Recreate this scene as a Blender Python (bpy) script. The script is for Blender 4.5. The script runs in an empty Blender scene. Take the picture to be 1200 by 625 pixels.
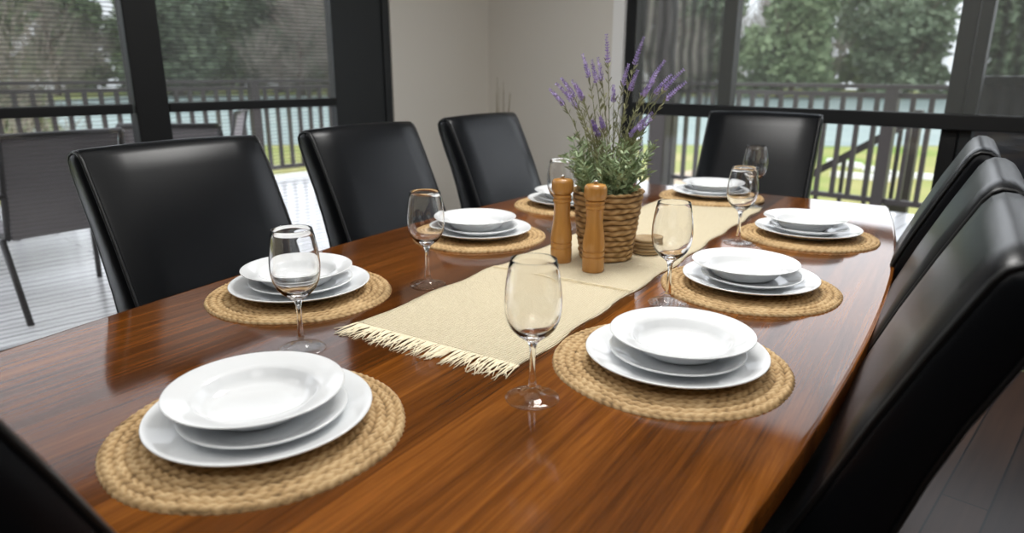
import bpy, bmesh, math, random
import numpy as np
from mathutils import Matrix, Vector

rnd = random.Random(7)
PI = math.pi
S = bpy.context.scene
COL = S.collection

# ------------------------------------------------------------------ materials
def new_mat(name):
    m = bpy.data.materials.new(name); m.use_nodes = True
    nt = m.node_tree; nt.nodes.clear()
    return m, nt, nt.nodes, nt.links

def srgb(r, g, b):
    f = lambda c: (c/12.92 if c <= .04045 else ((c+.055)/1.055)**2.4)
    return (f(r/255), f(g/255), f(b/255), 1)

def principled(name, col, rough=.5, spec=.5, metal=0, bump=None, coat=0, noise=None, sheen=0):
    m, nt, N, L = new_mat(name)
    out = N.new('ShaderNodeOutputMaterial'); p = N.new('ShaderNodeBsdfPrincipled')
    L.new(p.outputs[0], out.inputs[0])
    p.inputs['Base Color'].default_value = col; p.inputs['Roughness'].default_value = rough
    p.inputs['Specular IOR Level'].default_value = spec; p.inputs['Metallic'].default_value = metal
    p.inputs['Coat Weight'].default_value = coat
    tc = N.new('ShaderNodeTexCoord')
    if noise:
        sc, lo, hi, stretch = noise
        mp = N.new('ShaderNodeMapping'); mp.inputs['Scale'].default_value = stretch
        L.new(tc.outputs['Object'], mp.inputs[0])
        n = N.new('ShaderNodeTexNoise'); n.inputs['Scale'].default_value = sc; n.inputs['Detail'].default_value = 5
        L.new(mp.outputs[0], n.inputs['Vector'])
        r = N.new('ShaderNodeValToRGB'); r.color_ramp.elements[0].position = .3; r.color_ramp.elements[1].position = .7
        r.color_ramp.elements[0].color = lo; r.color_ramp.elements[1].color = hi
        L.new(n.outputs['Fac'], r.inputs[0]); L.new(r.outputs[0], p.inputs['Base Color'])
    if bump:
        sc, st, dist = bump
        n2 = N.new('ShaderNodeTexNoise'); n2.inputs['Scale'].default_value = sc; n2.inputs['Detail'].default_value = 3
        L.new(tc.outputs['Object'], n2.inputs['Vector'])
        b = N.new('ShaderNodeBump'); b.inputs['Strength'].default_value = st; b.inputs['Distance'].default_value = dist
        L.new(n2.outputs['Fac'], b.inputs['Height']); L.new(b.outputs[0], p.inputs['Normal'])
    return m

def mat_wood_table():
    m, nt, N, L = new_mat('polished_red_brown_timber')
    out = N.new('ShaderNodeOutputMaterial'); p = N.new('ShaderNodeBsdfPrincipled'); L.new(p.outputs[0], out.inputs[0])
    tc = N.new('ShaderNodeTexCoord')
    def noise(scale, stretch, detail=6, rough=.6, dist=0):
        mp = N.new('ShaderNodeMapping'); mp.inputs['Scale'].default_value = stretch
        L.new(tc.outputs['Object'], mp.inputs[0])
        n = N.new('ShaderNodeTexNoise'); n.inputs['Scale'].default_value = scale; n.inputs['Detail'].default_value = detail
        n.inputs['Roughness'].default_value = rough; n.inputs['Distortion'].default_value = dist
        L.new(mp.outputs[0], n.inputs['Vector']); return n.outputs['Fac']
    def math_(op, a, b=None, v=None):
        k = N.new('ShaderNodeMath'); k.operation = op; L.new(a, k.inputs[0])
        if b is not None: L.new(b, k.inputs[1])
        if v is not None: k.inputs[1].default_value = v
        return k.outputs[0]
    broad = noise(1.0, (7, .9, 1), 4, .5, .6)
    fine = noise(1.0, (170, 5, 1), 7, .75, .3)
    med = noise(1.0, (28, 1.1, 1), 4, .55, .5)
    # boards: random tone per strip of width .105
    sx = N.new('ShaderNodeSeparateXYZ'); L.new(tc.outputs['Object'], sx.inputs[0])
    fl = math_('FLOOR', math_('MULTIPLY', sx.outputs[0], v=1/.105))
    wn = N.new('ShaderNodeTexWhiteNoise'); wn.noise_dimensions = '1D'; L.new(fl, wn.inputs['W'])
    t = math_('ADD', math_('MULTIPLY', broad, v=.36), math_('MULTIPLY', fine, v=.46))
    t = math_('ADD', t, math_('MULTIPLY', med, v=.34))
    t = math_('ADD', t, math_('MULTIPLY', wn.outputs['Value'], v=.14))
    r = N.new('ShaderNodeValToRGB'); e = r.color_ramp.elements
    e[0].position = .42; e[0].color = srgb(40, 21, 8)
    e[1].position = .84; e[1].color = srgb(150, 90, 34)
    x = e.new(.56); x.color = srgb(78, 42, 14)
    x = e.new(.68); x.color = srgb(110, 62, 21)
    L.new(t, r.inputs[0]); L.new(r.outputs[0], p.inputs['Base Color'])
    p.inputs['Roughness'].default_value = .075
    p.inputs['Specular IOR Level'].default_value = .4
    b = N.new('ShaderNodeBump'); b.inputs['Strength'].default_value = .04; b.inputs['Distance'].default_value = .001
    L.new(fine, b.inputs['Height']); L.new(b.outputs[0], p.inputs['Normal'])
    return m

def mat_planks(name, cols, width, length, rough, gap, along='X', bump=.1):
    m, nt, N, L = new_mat(name)
    out = N.new('ShaderNodeOutputMaterial'); p = N.new('ShaderNodeBsdfPrincipled'); L.new(p.outputs[0], out.inputs[0])
    tc = N.new('ShaderNodeTexCoord'); mp = N.new('ShaderNodeMapping'); L.new(tc.outputs['Object'], mp.inputs[0])
    if along == 'Y': mp.inputs['Rotation'].default_value = (0, 0, PI/2)
    br = N.new('ShaderNodeTexBrick'); L.new(mp.outputs[0], br.inputs['Vector'])
    br.inputs['Scale'].default_value = 1; br.inputs['Brick Width'].default_value = length
    br.inputs['Row Height'].default_value = width; br.inputs['Mortar Size'].default_value = gap
    br.inputs['Color1'].default_value = cols[0]; br.inputs['Color2'].default_value = cols[1]; br.inputs['Mortar'].default_value = cols[2]
    n = N.new('ShaderNodeTexNoise'); n.inputs['Scale'].default_value = 1; n.inputs['Detail'].default_value = 5
    mp2 = N.new('ShaderNodeMapping'); mp2.inputs['Scale'].default_value = (3, 60, 1) ; L.new(mp.outputs[0], mp2.inputs[0]); L.new(mp2.outputs[0], n.inputs['Vector'])
    mx = N.new('ShaderNodeMixRGB'); mx.blend_type = 'OVERLAY'; mx.inputs[0].default_value = .5
    L.new(br.outputs['Color'], mx.inputs[1]); L.new(n.outputs['Fac'], mx.inputs[2]); L.new(mx.outputs[0], p.inputs['Base Color'])
    p.inputs['Roughness'].default_value = rough
    b = N.new('ShaderNodeBump'); b.inputs['Strength'].default_value = bump; b.inputs['Distance'].default_value = .003
    L.new(br.outputs['Fac'], b.inputs['Height']); b.invert = True; L.new(b.outputs[0], p.inputs['Normal'])
    return m

def mat_woven(name, dark, light, hi, noise_scale=90):
    """colour from the mesh's own height attribute 'crev' plus fibre noise"""
    m, nt, N, L = new_mat(name)
    out = N.new('ShaderNodeOutputMaterial'); p = N.new('ShaderNodeBsdfPrincipled'); L.new(p.outputs[0], out.inputs[0])
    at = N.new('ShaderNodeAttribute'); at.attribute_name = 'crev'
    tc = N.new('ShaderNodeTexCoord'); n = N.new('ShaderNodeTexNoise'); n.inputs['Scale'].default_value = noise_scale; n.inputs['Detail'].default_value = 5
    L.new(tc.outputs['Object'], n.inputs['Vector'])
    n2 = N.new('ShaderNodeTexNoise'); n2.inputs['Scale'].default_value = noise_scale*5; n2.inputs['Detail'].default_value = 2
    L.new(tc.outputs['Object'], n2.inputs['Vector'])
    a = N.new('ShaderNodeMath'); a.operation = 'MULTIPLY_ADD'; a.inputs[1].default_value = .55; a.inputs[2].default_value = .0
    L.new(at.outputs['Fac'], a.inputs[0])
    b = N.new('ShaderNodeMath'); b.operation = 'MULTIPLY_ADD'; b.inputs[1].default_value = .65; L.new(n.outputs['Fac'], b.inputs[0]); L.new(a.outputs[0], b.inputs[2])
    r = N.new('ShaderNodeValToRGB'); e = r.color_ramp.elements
    e[0].position = .25; e[0].color = dark; e[1].position = 1.0; e[1].color = hi  # shade between strands painted into the colour: crevices go dark
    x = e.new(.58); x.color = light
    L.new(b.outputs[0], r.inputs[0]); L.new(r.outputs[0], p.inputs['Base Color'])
    p.inputs['Roughness'].default_value = .75; p.inputs['Specular IOR Level'].default_value = .25
    bp = N.new('ShaderNodeBump'); bp.inputs['Strength'].default_value = .5; bp.inputs['Distance'].default_value = .001
    L.new(n2.outputs['Fac'], bp.inputs['Height']); L.new(bp.outputs[0], p.inputs['Normal'])
    return m

def mat_cloth():
    m, nt, N, L = new_mat('cream_loose_weave_cotton')
    out = N.new('ShaderNodeOutputMaterial'); p = N.new('ShaderNodeBsdfPrincipled'); L.new(p.outputs[0], out.inputs[0])
    tc = N.new('ShaderNodeTexCoord')
    def wave(dirn, scale):
        w = N.new('ShaderNodeTexWave'); w.wave_type = 'BANDS'; w.bands_direction = dirn
        w.inputs['Scale'].default_value = scale; w.inputs['Distortion'].default_value = 1.6; w.inputs['Detail'].default_value = 2; w.inputs['Detail Scale'].default_value = 4
        L.new(tc.outputs['Object'], w.inputs['Vector']); return w.outputs['Fac']
    a, b = wave('X', 62), wave('Y', 62)
    mu = N.new('ShaderNodeMath'); mu.operation = 'ADD'; L.new(a, mu.inputs[0]); L.new(b, mu.inputs[1])
    n = N.new('ShaderNodeTexNoise'); n.inputs['Scale'].default_value = 120; L.new(tc.outputs['Object'], n.inputs['Vector'])
    m2 = N.new('ShaderNodeMath'); m2.operation = 'ADD'; L.new(mu.outputs[0], m2.inputs[0]); L.new(n.outputs['Fac'], m2.inputs[1])
    m3 = N.new('ShaderNodeMath'); m3.operation = 'MULTIPLY'; m3.inputs[1].default_value = .4; L.new(m2.outputs[0], m3.inputs[0])
    r = N.new('ShaderNodeValToRGB'); e = r.color_ramp.elements
    e[0].position = .1; e[0].color = srgb(200, 180, 140); e[1].position = .7; e[1].color = srgb(248, 236, 206)
    L.new(m3.outputs[0], r.inputs[0]); L.new(r.outputs[0], p.inputs['Base Color'])
    p.inputs['Roughness'].default_value = .9; p.inputs['Specular IOR Level'].default_value = .1
    bp = N.new('ShaderNodeBump'); bp.inputs['Strength'].default_value = .9; bp.inputs['Distance'].default_value = .002
    L.new(m2.outputs[0], bp.inputs['Height']); L.new(bp.outputs[0], p.inputs['Normal'])
    return m

def mat_glass():
    m, nt, N, L = new_mat('clear_glass')
    out = N.new('ShaderNodeOutputMaterial'); g = N.new('ShaderNodeBsdfGlass')
    g.inputs['IOR'].default_value = 1.48; g.inputs['Roughness'].default_value = 0; g.inputs['Color'].default_value = (1, 1, 1, 1)
    L.new(g.outputs[0], out.inputs[0]); return m

def mat_thin():
    m, nt, N, L = new_mat('thin_clear_glass')
    out = N.new('ShaderNodeOutputMaterial'); mx = N.new('ShaderNodeMixShader'); t = N.new('ShaderNodeBsdfTransparent'); g = N.new('ShaderNodeBsdfGlossy')
    g.inputs['Roughness'].default_value = .0; t.inputs['Color'].default_value = (.97, .98, .98, 1)
    lw = N.new('ShaderNodeLayerWeight'); pw = N.new('ShaderNodeMath'); pw.operation = 'POWER'; pw.inputs[1].default_value = 5
    f = N.new('ShaderNodeMath'); f.operation = 'MULTIPLY_ADD'; f.inputs[1].default_value = .94; f.inputs[2].default_value = .045
    L.new(lw.outputs['Facing'], pw.inputs[0]); L.new(pw.outputs[0], f.inputs[0]); L.new(f.outputs[0], mx.inputs[0]); L.new(t.outputs[0], mx.inputs[1]); L.new(g.outputs[0], mx.inputs[2]); L.new(mx.outputs[0], out.inputs[0]); return m

def mat_pane():
    m, nt, N, L = new_mat('window_pane_glass')
    out = N.new('ShaderNodeOutputMaterial'); mx = N.new('ShaderNodeMixShader'); t = N.new('ShaderNodeBsdfTransparent'); g = N.new('ShaderNodeBsdfGlossy')
    g.inputs['Roughness'].default_value = .01; t.inputs['Color'].default_value = (.93, .95, .94, 1)
    lw = N.new('ShaderNodeLayerWeight'); pw = N.new('ShaderNodeMath'); pw.operation = 'POWER'; pw.inputs[1].default_value = 5
    f = N.new('ShaderNodeMath'); f.operation = 'MULTIPLY_ADD'; f.inputs[1].default_value = .94; f.inputs[2].default_value = .045
    L.new(lw.outputs['Facing'], pw.inputs[0]); L.new(pw.outputs[0], f.inputs[0]); L.new(f.outputs[0], mx.inputs[0]); L.new(t.outputs[0], mx.inputs[1]); L.new(g.outputs[0], mx.inputs[2]); L.new(mx.outputs[0], out.inputs[0]); return m

def mat_mesh(name, col, open_, dirn='Z', scale=20, amp=.1, dist=2.0, dscale=1.0):
    """woven see-through screen: part thread, part hole, with a rippled density"""
    m, nt, N, L = new_mat(name)
    out = N.new('ShaderNodeOutputMaterial'); mx = N.new('ShaderNodeMixShader'); t = N.new('ShaderNodeBsdfTransparent'); d = N.new('ShaderNodeBsdfDiffuse')
    d.inputs['Color'].default_value = col
    tc = N.new('ShaderNodeTexCoord'); w = N.new('ShaderNodeTexWave'); w.bands_direction = dirn
    w.inputs['Scale'].default_value = scale; w.inputs['Distortion'].default_value = dist; w.inputs['Detail'].default_value = 1; w.inputs['Detail Scale'].default_value = dscale
    L.new(tc.outputs['Object'], w.inputs['Vector'])
    k = N.new('ShaderNodeMath'); k.operation = 'MULTIPLY_ADD'; k.inputs[1].default_value = 2*amp; k.inputs[2].default_value = 1-open_-amp
    L.new(w.outputs['Fac'], k.inputs[0])
    L.new(k.outputs[0], mx.inputs[0]); L.new(t.outputs[0], mx.inputs[1]); L.new(d.outputs[0], mx.inputs[2]); L.new(mx.outputs[0], out.inputs[0]); return m

def mat_leaf(name, c1, c2, scale=8):
    m = principled(name, c1, .55, .3, noise=(scale, c1, c2, (1, 1, 1)))
    return m

M = {}
M['timber'] = mat_wood_table()
M['leather'] = principled('black_leather', (.004, .0048, .0062, 1), .30, .22, bump=(420, .16, .0006))
M['piping'] = principled('black_leather_piping', (.004, .0045, .005, 1), .4, .5)
M['chair_leg'] = principled('dark_stained_leg', srgb(30, 20, 15), .4, .4)
M['china'] = principled('white_glazed_china', (.83, .85, .865, 1), .09, .5)
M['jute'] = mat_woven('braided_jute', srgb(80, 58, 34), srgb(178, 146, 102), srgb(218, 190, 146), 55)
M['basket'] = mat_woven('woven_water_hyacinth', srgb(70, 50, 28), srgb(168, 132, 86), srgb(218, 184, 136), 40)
M['cloth'] = mat_cloth()
M['fringe'] = principled('cream_thread', srgb(248, 236, 206), .9, .1)
M['glass'] = mat_glass()
M['thin'] = mat_thin()
M['pane'] = mat_pane()
M['mill'] = principled('varnished_honey_wood', srgb(190, 132, 62), .26, .5, coat=.3, noise=(1, srgb(176, 122, 58), srgb(204, 150, 82), (60, 60, 5)))
M['steel'] = principled('polished_steel', (.6, .6, .6, 1), .2, .5, 1)
M['soil'] = principled('dark_potting_soil', srgb(40, 30, 22), .95, .1, bump=(90, 1, .01))
M['leaf'] = mat_leaf('grey_green_leaf', srgb(112, 134, 92), srgb(178, 194, 156), 30)
M['stem'] = mat_leaf('olive_stem', srgb(116, 120, 84), srgb(156, 156, 118), 30)
M['lavender'] = mat_leaf('lavender_purple', srgb(134, 112, 176), srgb(194, 176, 224), 60)
M['coaster'] = principled('pale_coaster', srgb(176, 150, 112), .6, .3, noise=(30, srgb(160, 134, 98), srgb(190, 166, 128), (1, 1, 6)))
M['wall'] = principled('warm_grey_wall_paint', srgb(224, 220, 212), .8, .2)
M['wall_dark'] = principled('darkened_unseen_wall', srgb(70, 58, 50), .6, .2)  # unseen walls, darkened so the chair leather reflects less light
M['ceil'] = principled('white_ceiling_paint', (.82, .82, .80, 1), .9, .1)
M['trimw'] = principled('white_trim_paint', (.9, .9, .89, 1), .5, .3)
M['floor'] = mat_planks('dark_walnut_floorboards', (srgb(50, 36, 29), srgb(76, 55, 42), srgb(18, 13, 11)), .12, 1.6, .3, .003, 'Y')
M['frame'] = principled('charcoal_powdercoat', srgb(33, 36, 38), .45, .4)
M['frame2'] = principled('black_aluminium', srgb(24, 25, 26), .5, .3)
M['blind_l'] = mat_mesh('dark_sunscreen_fabric', (.17, .18, .18, 1), .50, 'Z', 17, .13, 1.0)
M['blind_r'] = mat_mesh('dark_sunscreen_fabric_far', (.20, .21, .20, 1), .62, 'Z', 34, .02, 1.5)
M['fly'] = mat_mesh('black_fly_screen_mesh', (.14, .14, .145, 1), .78, 'Z', 17, .11, 1.6)
M['ripple'] = mat_mesh('rippled_fly_screen_mesh', (.05, .05, .055, 1), .55, 'X', 5.2, .36, 4.0, .7)
M['deck'] = mat_planks('wet_silver_deck_boards', (srgb(226, 224, 224), srgb(238, 236, 236), srgb(150, 148, 148)), .14, 3, .2, .005, 'Y')
M['rail'] = principled('dark_brown_railing_paint', srgb(58, 52, 50), .45, .4)
M['sling'] = principled('grey_sling_fabric', srgb(138, 132, 134), .8, .2)
M['sling_frame'] = principled('dark_bronze_frame', srgb(46, 42, 42), .45, .4)
M['grass'] = principled('mown_grass', srgb(120, 140, 66), .95, .1, noise=(.25, srgb(118, 146, 64), srgb(176, 166, 112), (1, 1, 1)))
M['path'] = principled('tan_gravel', srgb(196, 176, 150), .9, .1, noise=(3, srgb(180, 160, 136), srgb(206, 188, 164), (1, 1, 1)))
M['lake'] = principled('pale_teal_water', srgb(132, 148, 144), .6, .2, noise=(.08, srgb(126, 144, 140), srgb(144, 158, 152), (1, 4, 1)))
M['bark'] = principled('grey_brown_bark', srgb(92, 80, 70), .9, .1)
M['tree1'] = mat_leaf('grey_green_canopy', srgb(82, 99, 76), srgb(124, 138, 110), .6)
M['tree2'] = mat_leaf('olive_canopy', srgb(94, 114, 80), srgb(138, 154, 114), .6)
M['twig'] = mat_leaf('bare_twig_canopy', srgb(130, 120, 110), srgb(170, 160, 150), .6)
M['white'] = principled('white_stone', (.8, .8, .8, 1), .8, .2)
M['vase'] = principled('dark_floor_vase', srgb(45, 42, 40), .4, .4)
M['reed'] = principled('dry_reed', srgb(120, 108, 78), .8, .2)
M['cabinet'] = principled('charcoal_outdoor_panel', srgb(58, 58, 62), .6, .3)

# ------------------------------------------------------------------ mesh helpers
class MB:
    def __init__(self): self.v = []; self.f = []; self.mi = []
    def add(self, vs, fs):
        o = len(self.v); self.v += [tuple(p) for p in vs]; self.f += [tuple(i+o for i in f) for f in fs]; return self
    def box(self, c, s, rz=0, tilt=None):
        x, y, z = s[0]/2, s[1]/2, s[2]/2
        R = Matrix.Rotation(rz, 3, 'Z')
        if tilt is not None: R = R @ tilt
        vs = [Vector(c) + R @ Vector((a*x, b*y, d*z)) for d in (-1, 1) for b in (-1, 1) for a in (-1, 1)]
        return self.add(vs, [(0, 2, 3, 1), (4, 5, 7, 6), (0, 1, 5, 4), (2, 6, 7, 3), (0, 4, 6, 2), (1, 3, 7, 5)])
    def bb(self, lo, hi):
        return self.box([(a+b)/2 for a, b in zip(lo, hi)], [b-a for a, b in zip(lo, hi)])
    def bar(self, a, b, w, d=None):
        """square bar from a to b"""
        a = Vector(a); b = Vector(b); t = (b-a).normalized(); d = d or w
        up = Vector((0, 0, 1)) if abs(t.z) < .95 else Vector((0, 1, 0))
        s = t.cross(up).normalized(); u = s.cross(t).normalized()
        vs = [p + s*(i*w/2) + u*(j*d/2) for p in (a, b) for i, j in ((-1, -1), (1, -1), (1, 1), (-1, 1))]
        return self.add(vs, [(3, 2, 1, 0), (4, 5, 6, 7), (0, 1, 5, 4), (1, 2, 6, 5), (2, 3, 7, 6), (3, 0, 4, 7)])
    def tube(self, pts, rad, seg=6, closed=False):
        pts = [Vector(p) for p in pts]; n = len(pts)
        if not hasattr(rad, '__len__'): rad = [rad]*n
        o = []; prev = None
        for i, p in enumerate(pts):
            if closed: t = (pts[(i+1) % n]-pts[i-1]).normalized()
            else: t = (pts[min(i+1, n-1)]-pts[max(i-1, 0)]).normalized()
            if prev is None:
                r = Vector((0, 0, 1)) if abs(t.z) < .9 else Vector((1, 0, 0)); s = t.cross(r).normalized()
            else:
                s = (prev - t*prev.dot(t)).normalized()
            prev = s; u = t.cross(s)
            o += [p + (s*math.cos(2*PI*k/seg) + u*math.sin(2*PI*k/seg))*rad[i] for k in range(seg)]
        fs = []
        for i in range(n if closed else n-1):
            j = (i+1) % n
            for k in range(seg):
                l = (k+1) % seg; fs.append((i*seg+k, i*seg+l, j*seg+l, j*seg+k))
        if not closed:
            fs.append(tuple(range(seg))[::-1]); fs.append(tuple((n-1)*seg+k for k in range(seg)))
        return self.add(o, fs)
    def lathe(self, prof, seg=64, c=(0, 0, 0)):
        """profile (r,z) list; r==0 makes a pole"""
        idx = []; vs = []; fs = []
        for r, z in prof:
            if r <= 1e-7: idx.append([len(vs)]); vs.append((c[0], c[1], c[2]+z))
            else:
                idx.append(list(range(len(vs), len(vs)+seg)))
                vs += [(c[0]+r*math.cos(2*PI*k/seg), c[1]+r*math.sin(2*PI*k/seg), c[2]+z) for k in range(seg)]
        for a, b in zip(idx, idx[1:]):
            for k in range(seg):
                l = (k+1) % seg
                if len(a) == 1 and len(b) == 1: continue
                if len(a) == 1: fs.append((a[0], b[l], b[k]))
                elif len(b) == 1: fs.append((a[k], a[l], b[0]))
                else: fs.append((a[k], a[l], b[l], b[k]))
        return self.add(vs, fs)
    def build(self, name, mat, parent=None, smooth=True, bevel=None, angle=None, attr=None):
        me = bpy.data.meshes.new(name); me.from_pydata(self.v, [], self.f); me.materials.append(mat)
        if smooth: me.shade_smooth()
        if angle is not None: me.set_sharp_from_angle(angle=math.radians(angle))
        if attr is not None:
            a = me.attributes.new('crev', 'FLOAT', 'POINT'); a.data.foreach_set('value', np.asarray(attr, dtype=np.float32))
        me.validate(); me.update()
        o = bpy.data.objects.new(name, me); COL.objects.link(o)
        if parent: o.parent = parent
        if bevel:
            b = o.modifiers.new('bevel', 'BEVEL'); b.width = bevel; b.segments = 3; b.limit_method = 'ANGLE'; b.angle_limit = math.radians(40)
        return o

def tag(o, label=None, cat=None, group=None, kind=None):
    if label: o['label'] = label
    if cat: o['category'] = cat
    if group: o['group'] = group
    if kind: o['kind'] = kind
    return o

def empty(name, loc, rz=0, label=None, cat=None, group=None):
    o = bpy.data.objects.new(name, None); COL.objects.link(o); o.empty_display_size = .1
    o.location = loc; o.rotation_euler = (0, 0, rz)
    return tag(o, label, cat, group)

def copy_tree(o, parent=None):
    c = o.copy(); COL.objects.link(c)
    if parent: c.parent = parent
    for ch in list(o.children): copy_tree(ch, c)
    return c

def struct(o): o['kind'] = 'structure'; return o

# ------------------------------------------------------------------ table frame -> room frame
TR = math.radians(10.3)
def T(b, a, z=0):
    """point given across (b) and along (a) the table, from its centre"""
    return (b*math.cos(TR) - a*math.sin(TR), b*math.sin(TR) + a*math.cos(TR), z)
TOP = .75

# ------------------------------------------------------------------ room shell
XL, YF, CEIL = -2.40, 2.03, 2.55
XR, YN = 3.4, -3.6
WL0, WL1 = -2.9, 1.228       # left opening along Y
WF0, WF1 = -1.317, 3.0       # far opening along X
HEAD = 2.25
struct(MB().bb((XL, YN, -.06), (XR, YF, 0)).build('floor', M['floor'], smooth=False))
struct(MB().bb((XL, YN, CEIL), (XR, YF, CEIL+.05)).build('ceiling', M['ceil'], smooth=False))
w = MB().bb((XL-.12, WL1, 0), (XL, YF+.12, CEIL)).bb((XL-.12, WL0, HEAD), (XL, WL1, CEIL)).bb((XL-.12, YN, 0), (XL, WL0, CEIL))
struct(w.build('wall_left', M['wall'], smooth=False))
w = MB().bb((XL, YF, 0), (WF0-.075, YF+.12, CEIL)).bb((WF0-.075, YF, HEAD), (WF1, YF+.12, CEIL)).bb((WF1, YF, 0), (XR, YF+.12, CEIL))
struct(w.build('wall_far', M['wall'], smooth=False))
struct(MB().bb((XR, YN, 0), (XR+.1, YF+.12, CEIL)).build('wall_right', M['wall_dark'], smooth=False))
struct(MB().bb((XL, YN-.1, 0), (XR, YN, CEIL)).build('wall_near', M['wall_dark'], smooth=False))
struct(MB().bb((XL, WL1+.02, 0), (XL+.015, YF, .1)).build('baseboard_left', M['trimw'], smooth=False))
struct(MB().bb((XL+.015, YF-.015, 0), (WF0-.08, YF, .1)).build('baseboard_far', M['trimw'], smooth=False))
struct(MB().bb((WF0-.075, YF-.012, 0), (WF0, YF+.12, HEAD)).build('trim_1', M['trimw'], smooth=False))

# left window: sliding door leaves, wide centre stile, stacked dark leaves at the right
wl = struct(empty('window_1', (XL, 0, 0)))
f = MB().bb((-.10, WL0, HEAD-.05), (-.01, WL1, HEAD)).bb((-.10, WL0, 0), (-.01, WL1, .04)).bb((-.10, WL1-.05, .04), (-.01, WL1, HEAD-.05)).bb((-.10, WL0, .04), (-.01, WL0+.05, HEAD-.05))
f.build('window_frame', M['frame'], wl, smooth=False, bevel=.003)
MB().bb((-.09, -.215, .04), (.0, -.07, HEAD-.05)).build('centre_stile', M['frame2'], wl, smooth=False, bevel=.006)
MB().bb((-.085, .845, .04), (-.02, WL1-.05, HEAD-.05)).build('stacked_door_leaf', M['frame'], wl, smooth=False, bevel=.004)
MB().add([(-.06, WL0+.05, .04), (-.06, -.215, .04), (-.06, -.215, HEAD-.05), (-.06, WL0+.05, HEAD-.05)], [(0, 1, 2, 3)]).build('pane', M['pane'], wl, smooth=False)
MB().add([(-.06, -.07, .04), (-.06, .845, .04), (-.06, .845, HEAD-.05), (-.06, -.07, HEAD-.05)], [(0, 1, 2, 3)]).build('pane', M['pane'], wl, smooth=False)
MB().add([(-.05, WL0+.05, .04), (-.05, -.215, .04), (-.05, -.215, HEAD-.05), (-.05, WL0+.05, HEAD-.05)], [(0, 1, 2, 3)]).build('fly_screen', M['fly'], wl, smooth=False)
MB().add([(-.05, -.07, .04), (-.05, .845, .04), (-.05, .845, HEAD-.05), (-.05, -.07, HEAD-.05)], [(0, 1, 2, 3)]).build('fly_screen', M['fly'], wl, smooth=False)

def blind(name, p0, p1, zbar, label, mat, off):
    """roller blind between two floor points, hanging down to zbar"""
    p0 = Vector(p0); p1 = Vector(p1); d = (p1-p0); L_ = d.length; ang = math.atan2(d.y, d.x)
    o = empty(name, (p0.x, p0.y, 0), ang, label, 'blind', 'roller blinds lowered to rail height')
    MB().add([(0, 0, zbar), (L_, 0, zbar), (L_, 0, HEAD-.06), (0, 0, HEAD-.06)], [(0, 1, 2, 3)]).build('blind_fabric', mat, o, smooth=False)
    MB().bb((0, -.014, zbar-off), (L_, .014, zbar+off)).build('bottom_bar', M['frame2'], o, smooth=False, bevel=.006)
    MB().tube([(0, 0, HEAD-.05), (L_, 0, HEAD-.05)], .03, 12).build('roller_tube', M['frame2'], o)
    return o
blind('roller_blind', (XL-.028, WL0+.06), (XL-.028, -.222), 1.038, 'dark see-through roller blind left of the wide black window post', M['blind_l'], .022)
blind('roller_blind', (XL-.028, -.064), (XL-.028, .84), 1.038, 'dark see-through roller blind between wide black post and stacked dark door', M['blind_l'], .022)

# far window
wf = struct(empty('window_2', (0, YF, 0)))
f = MB().bb((WF0, .01, HEAD-.05), (WF1, .10, HEAD)).bb((WF0, .01, 0), (WF1, .10, .04)).bb((WF0, .01, .04), (WF0+.07, .10, HEAD-.05)).bb((WF1-.05, .01, .04), (WF1, .10, HEAD-.05))
f.build('window_frame', M['frame2'], wf, smooth=False, bevel=.003)
for a, b, nm in ((-.735, -.665, 'stile'), (.305, .368, 'stile'), (.374, .418, 'stile'), (1.45, 1.53, 'stile')):
    MB().bb((a, .02, .04), (b, .085, HEAD-.05)).build(nm, M['frame2'] if nm and a < .35 else M['frame'], wf, smooth=False, bevel=.004)
for a, b in ((WF0+.07, -.735), (-.665, .305), (.418, 1.45), (1.53, WF1-.05)):
    MB().add([(a, .05, .04), (b, .05, .04), (b, .05, HEAD-.05), (a, .05, HEAD-.05)], [(0, 1, 2, 3)]).build('pane', M['pane'], wf, smooth=False)
for a, b in ((WF0+.07, -.735), (.418, 1.45)):
    MB().add([(a, .075, 1.0), (b, .075, 1.0), (b, .075, HEAD-.05), (a, .075, HEAD-.05)], [(0, 1, 2, 3)]).build('fly_screen', M['ripple'], wf, smooth=False)
blind('roller_blind', (WF0+.075, YF-.004), (WF1-.06, YF-.004), 1.008, 'long dark see-through roller blind behind the window-end chair', M['blind_r'], .033)

# ------------------------------------------------------------------ dining table
tb = empty('dining_table', T(0.005, -.01, 0), TR, 'polished red-brown timber dining table with gently bowed long sides', 'table')
def table_outline(e=0, n=40):
    A0, A1 = -1.235+e, 1.225-e
    pts = []
    for i in range(n+1):
        a = A0 + (A1-A0)*i/n; pts.append((.655-e-.095*(a/1.21)**2, a))
    for i in range(1, 10):
        t = i/10; b = (.655-.095)*(1-2*t); pts.append((b*(1-e/.56), A1 + .012*(1-(2*t-1)**2)))
    for i in range(n+1):
        a = A1 + (A0-A1)*i/n; pts.append((-(.655-e-.095*(a/1.21)**2), a))
    for i in range(1, 10):
        t = i/10; b = -(.655-.095)*(1-2*t); pts.append((b*(1-e/.56), A0 - .012*(1-(2*t-1)**2)))
    return pts
mb = MB(); rings = [(.030, TOP-.042), (.006, TOP-.040), (.0, TOP-.034), (.0, TOP-.006), (.002, TOP-.002), (.006, TOP), (.010, TOP), (.03, TOP)]
n_ = len(table_outline())
vs = []; fs = []
for e, z in rings: vs += [(x, y, z) for x, y in table_outline(e)]
for k in range(len(rings)-1):
    for i in range(n_):
        j = (i+1) % n_; fs.append((k*n_+i, k*n_+j, (k+1)*n_+j, (k+1)*n_+i))
fs.append(tuple((len(rings)-1)*n_+i for i in range(n_))); fs.append(tuple(range(n_))[::-1])
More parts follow.
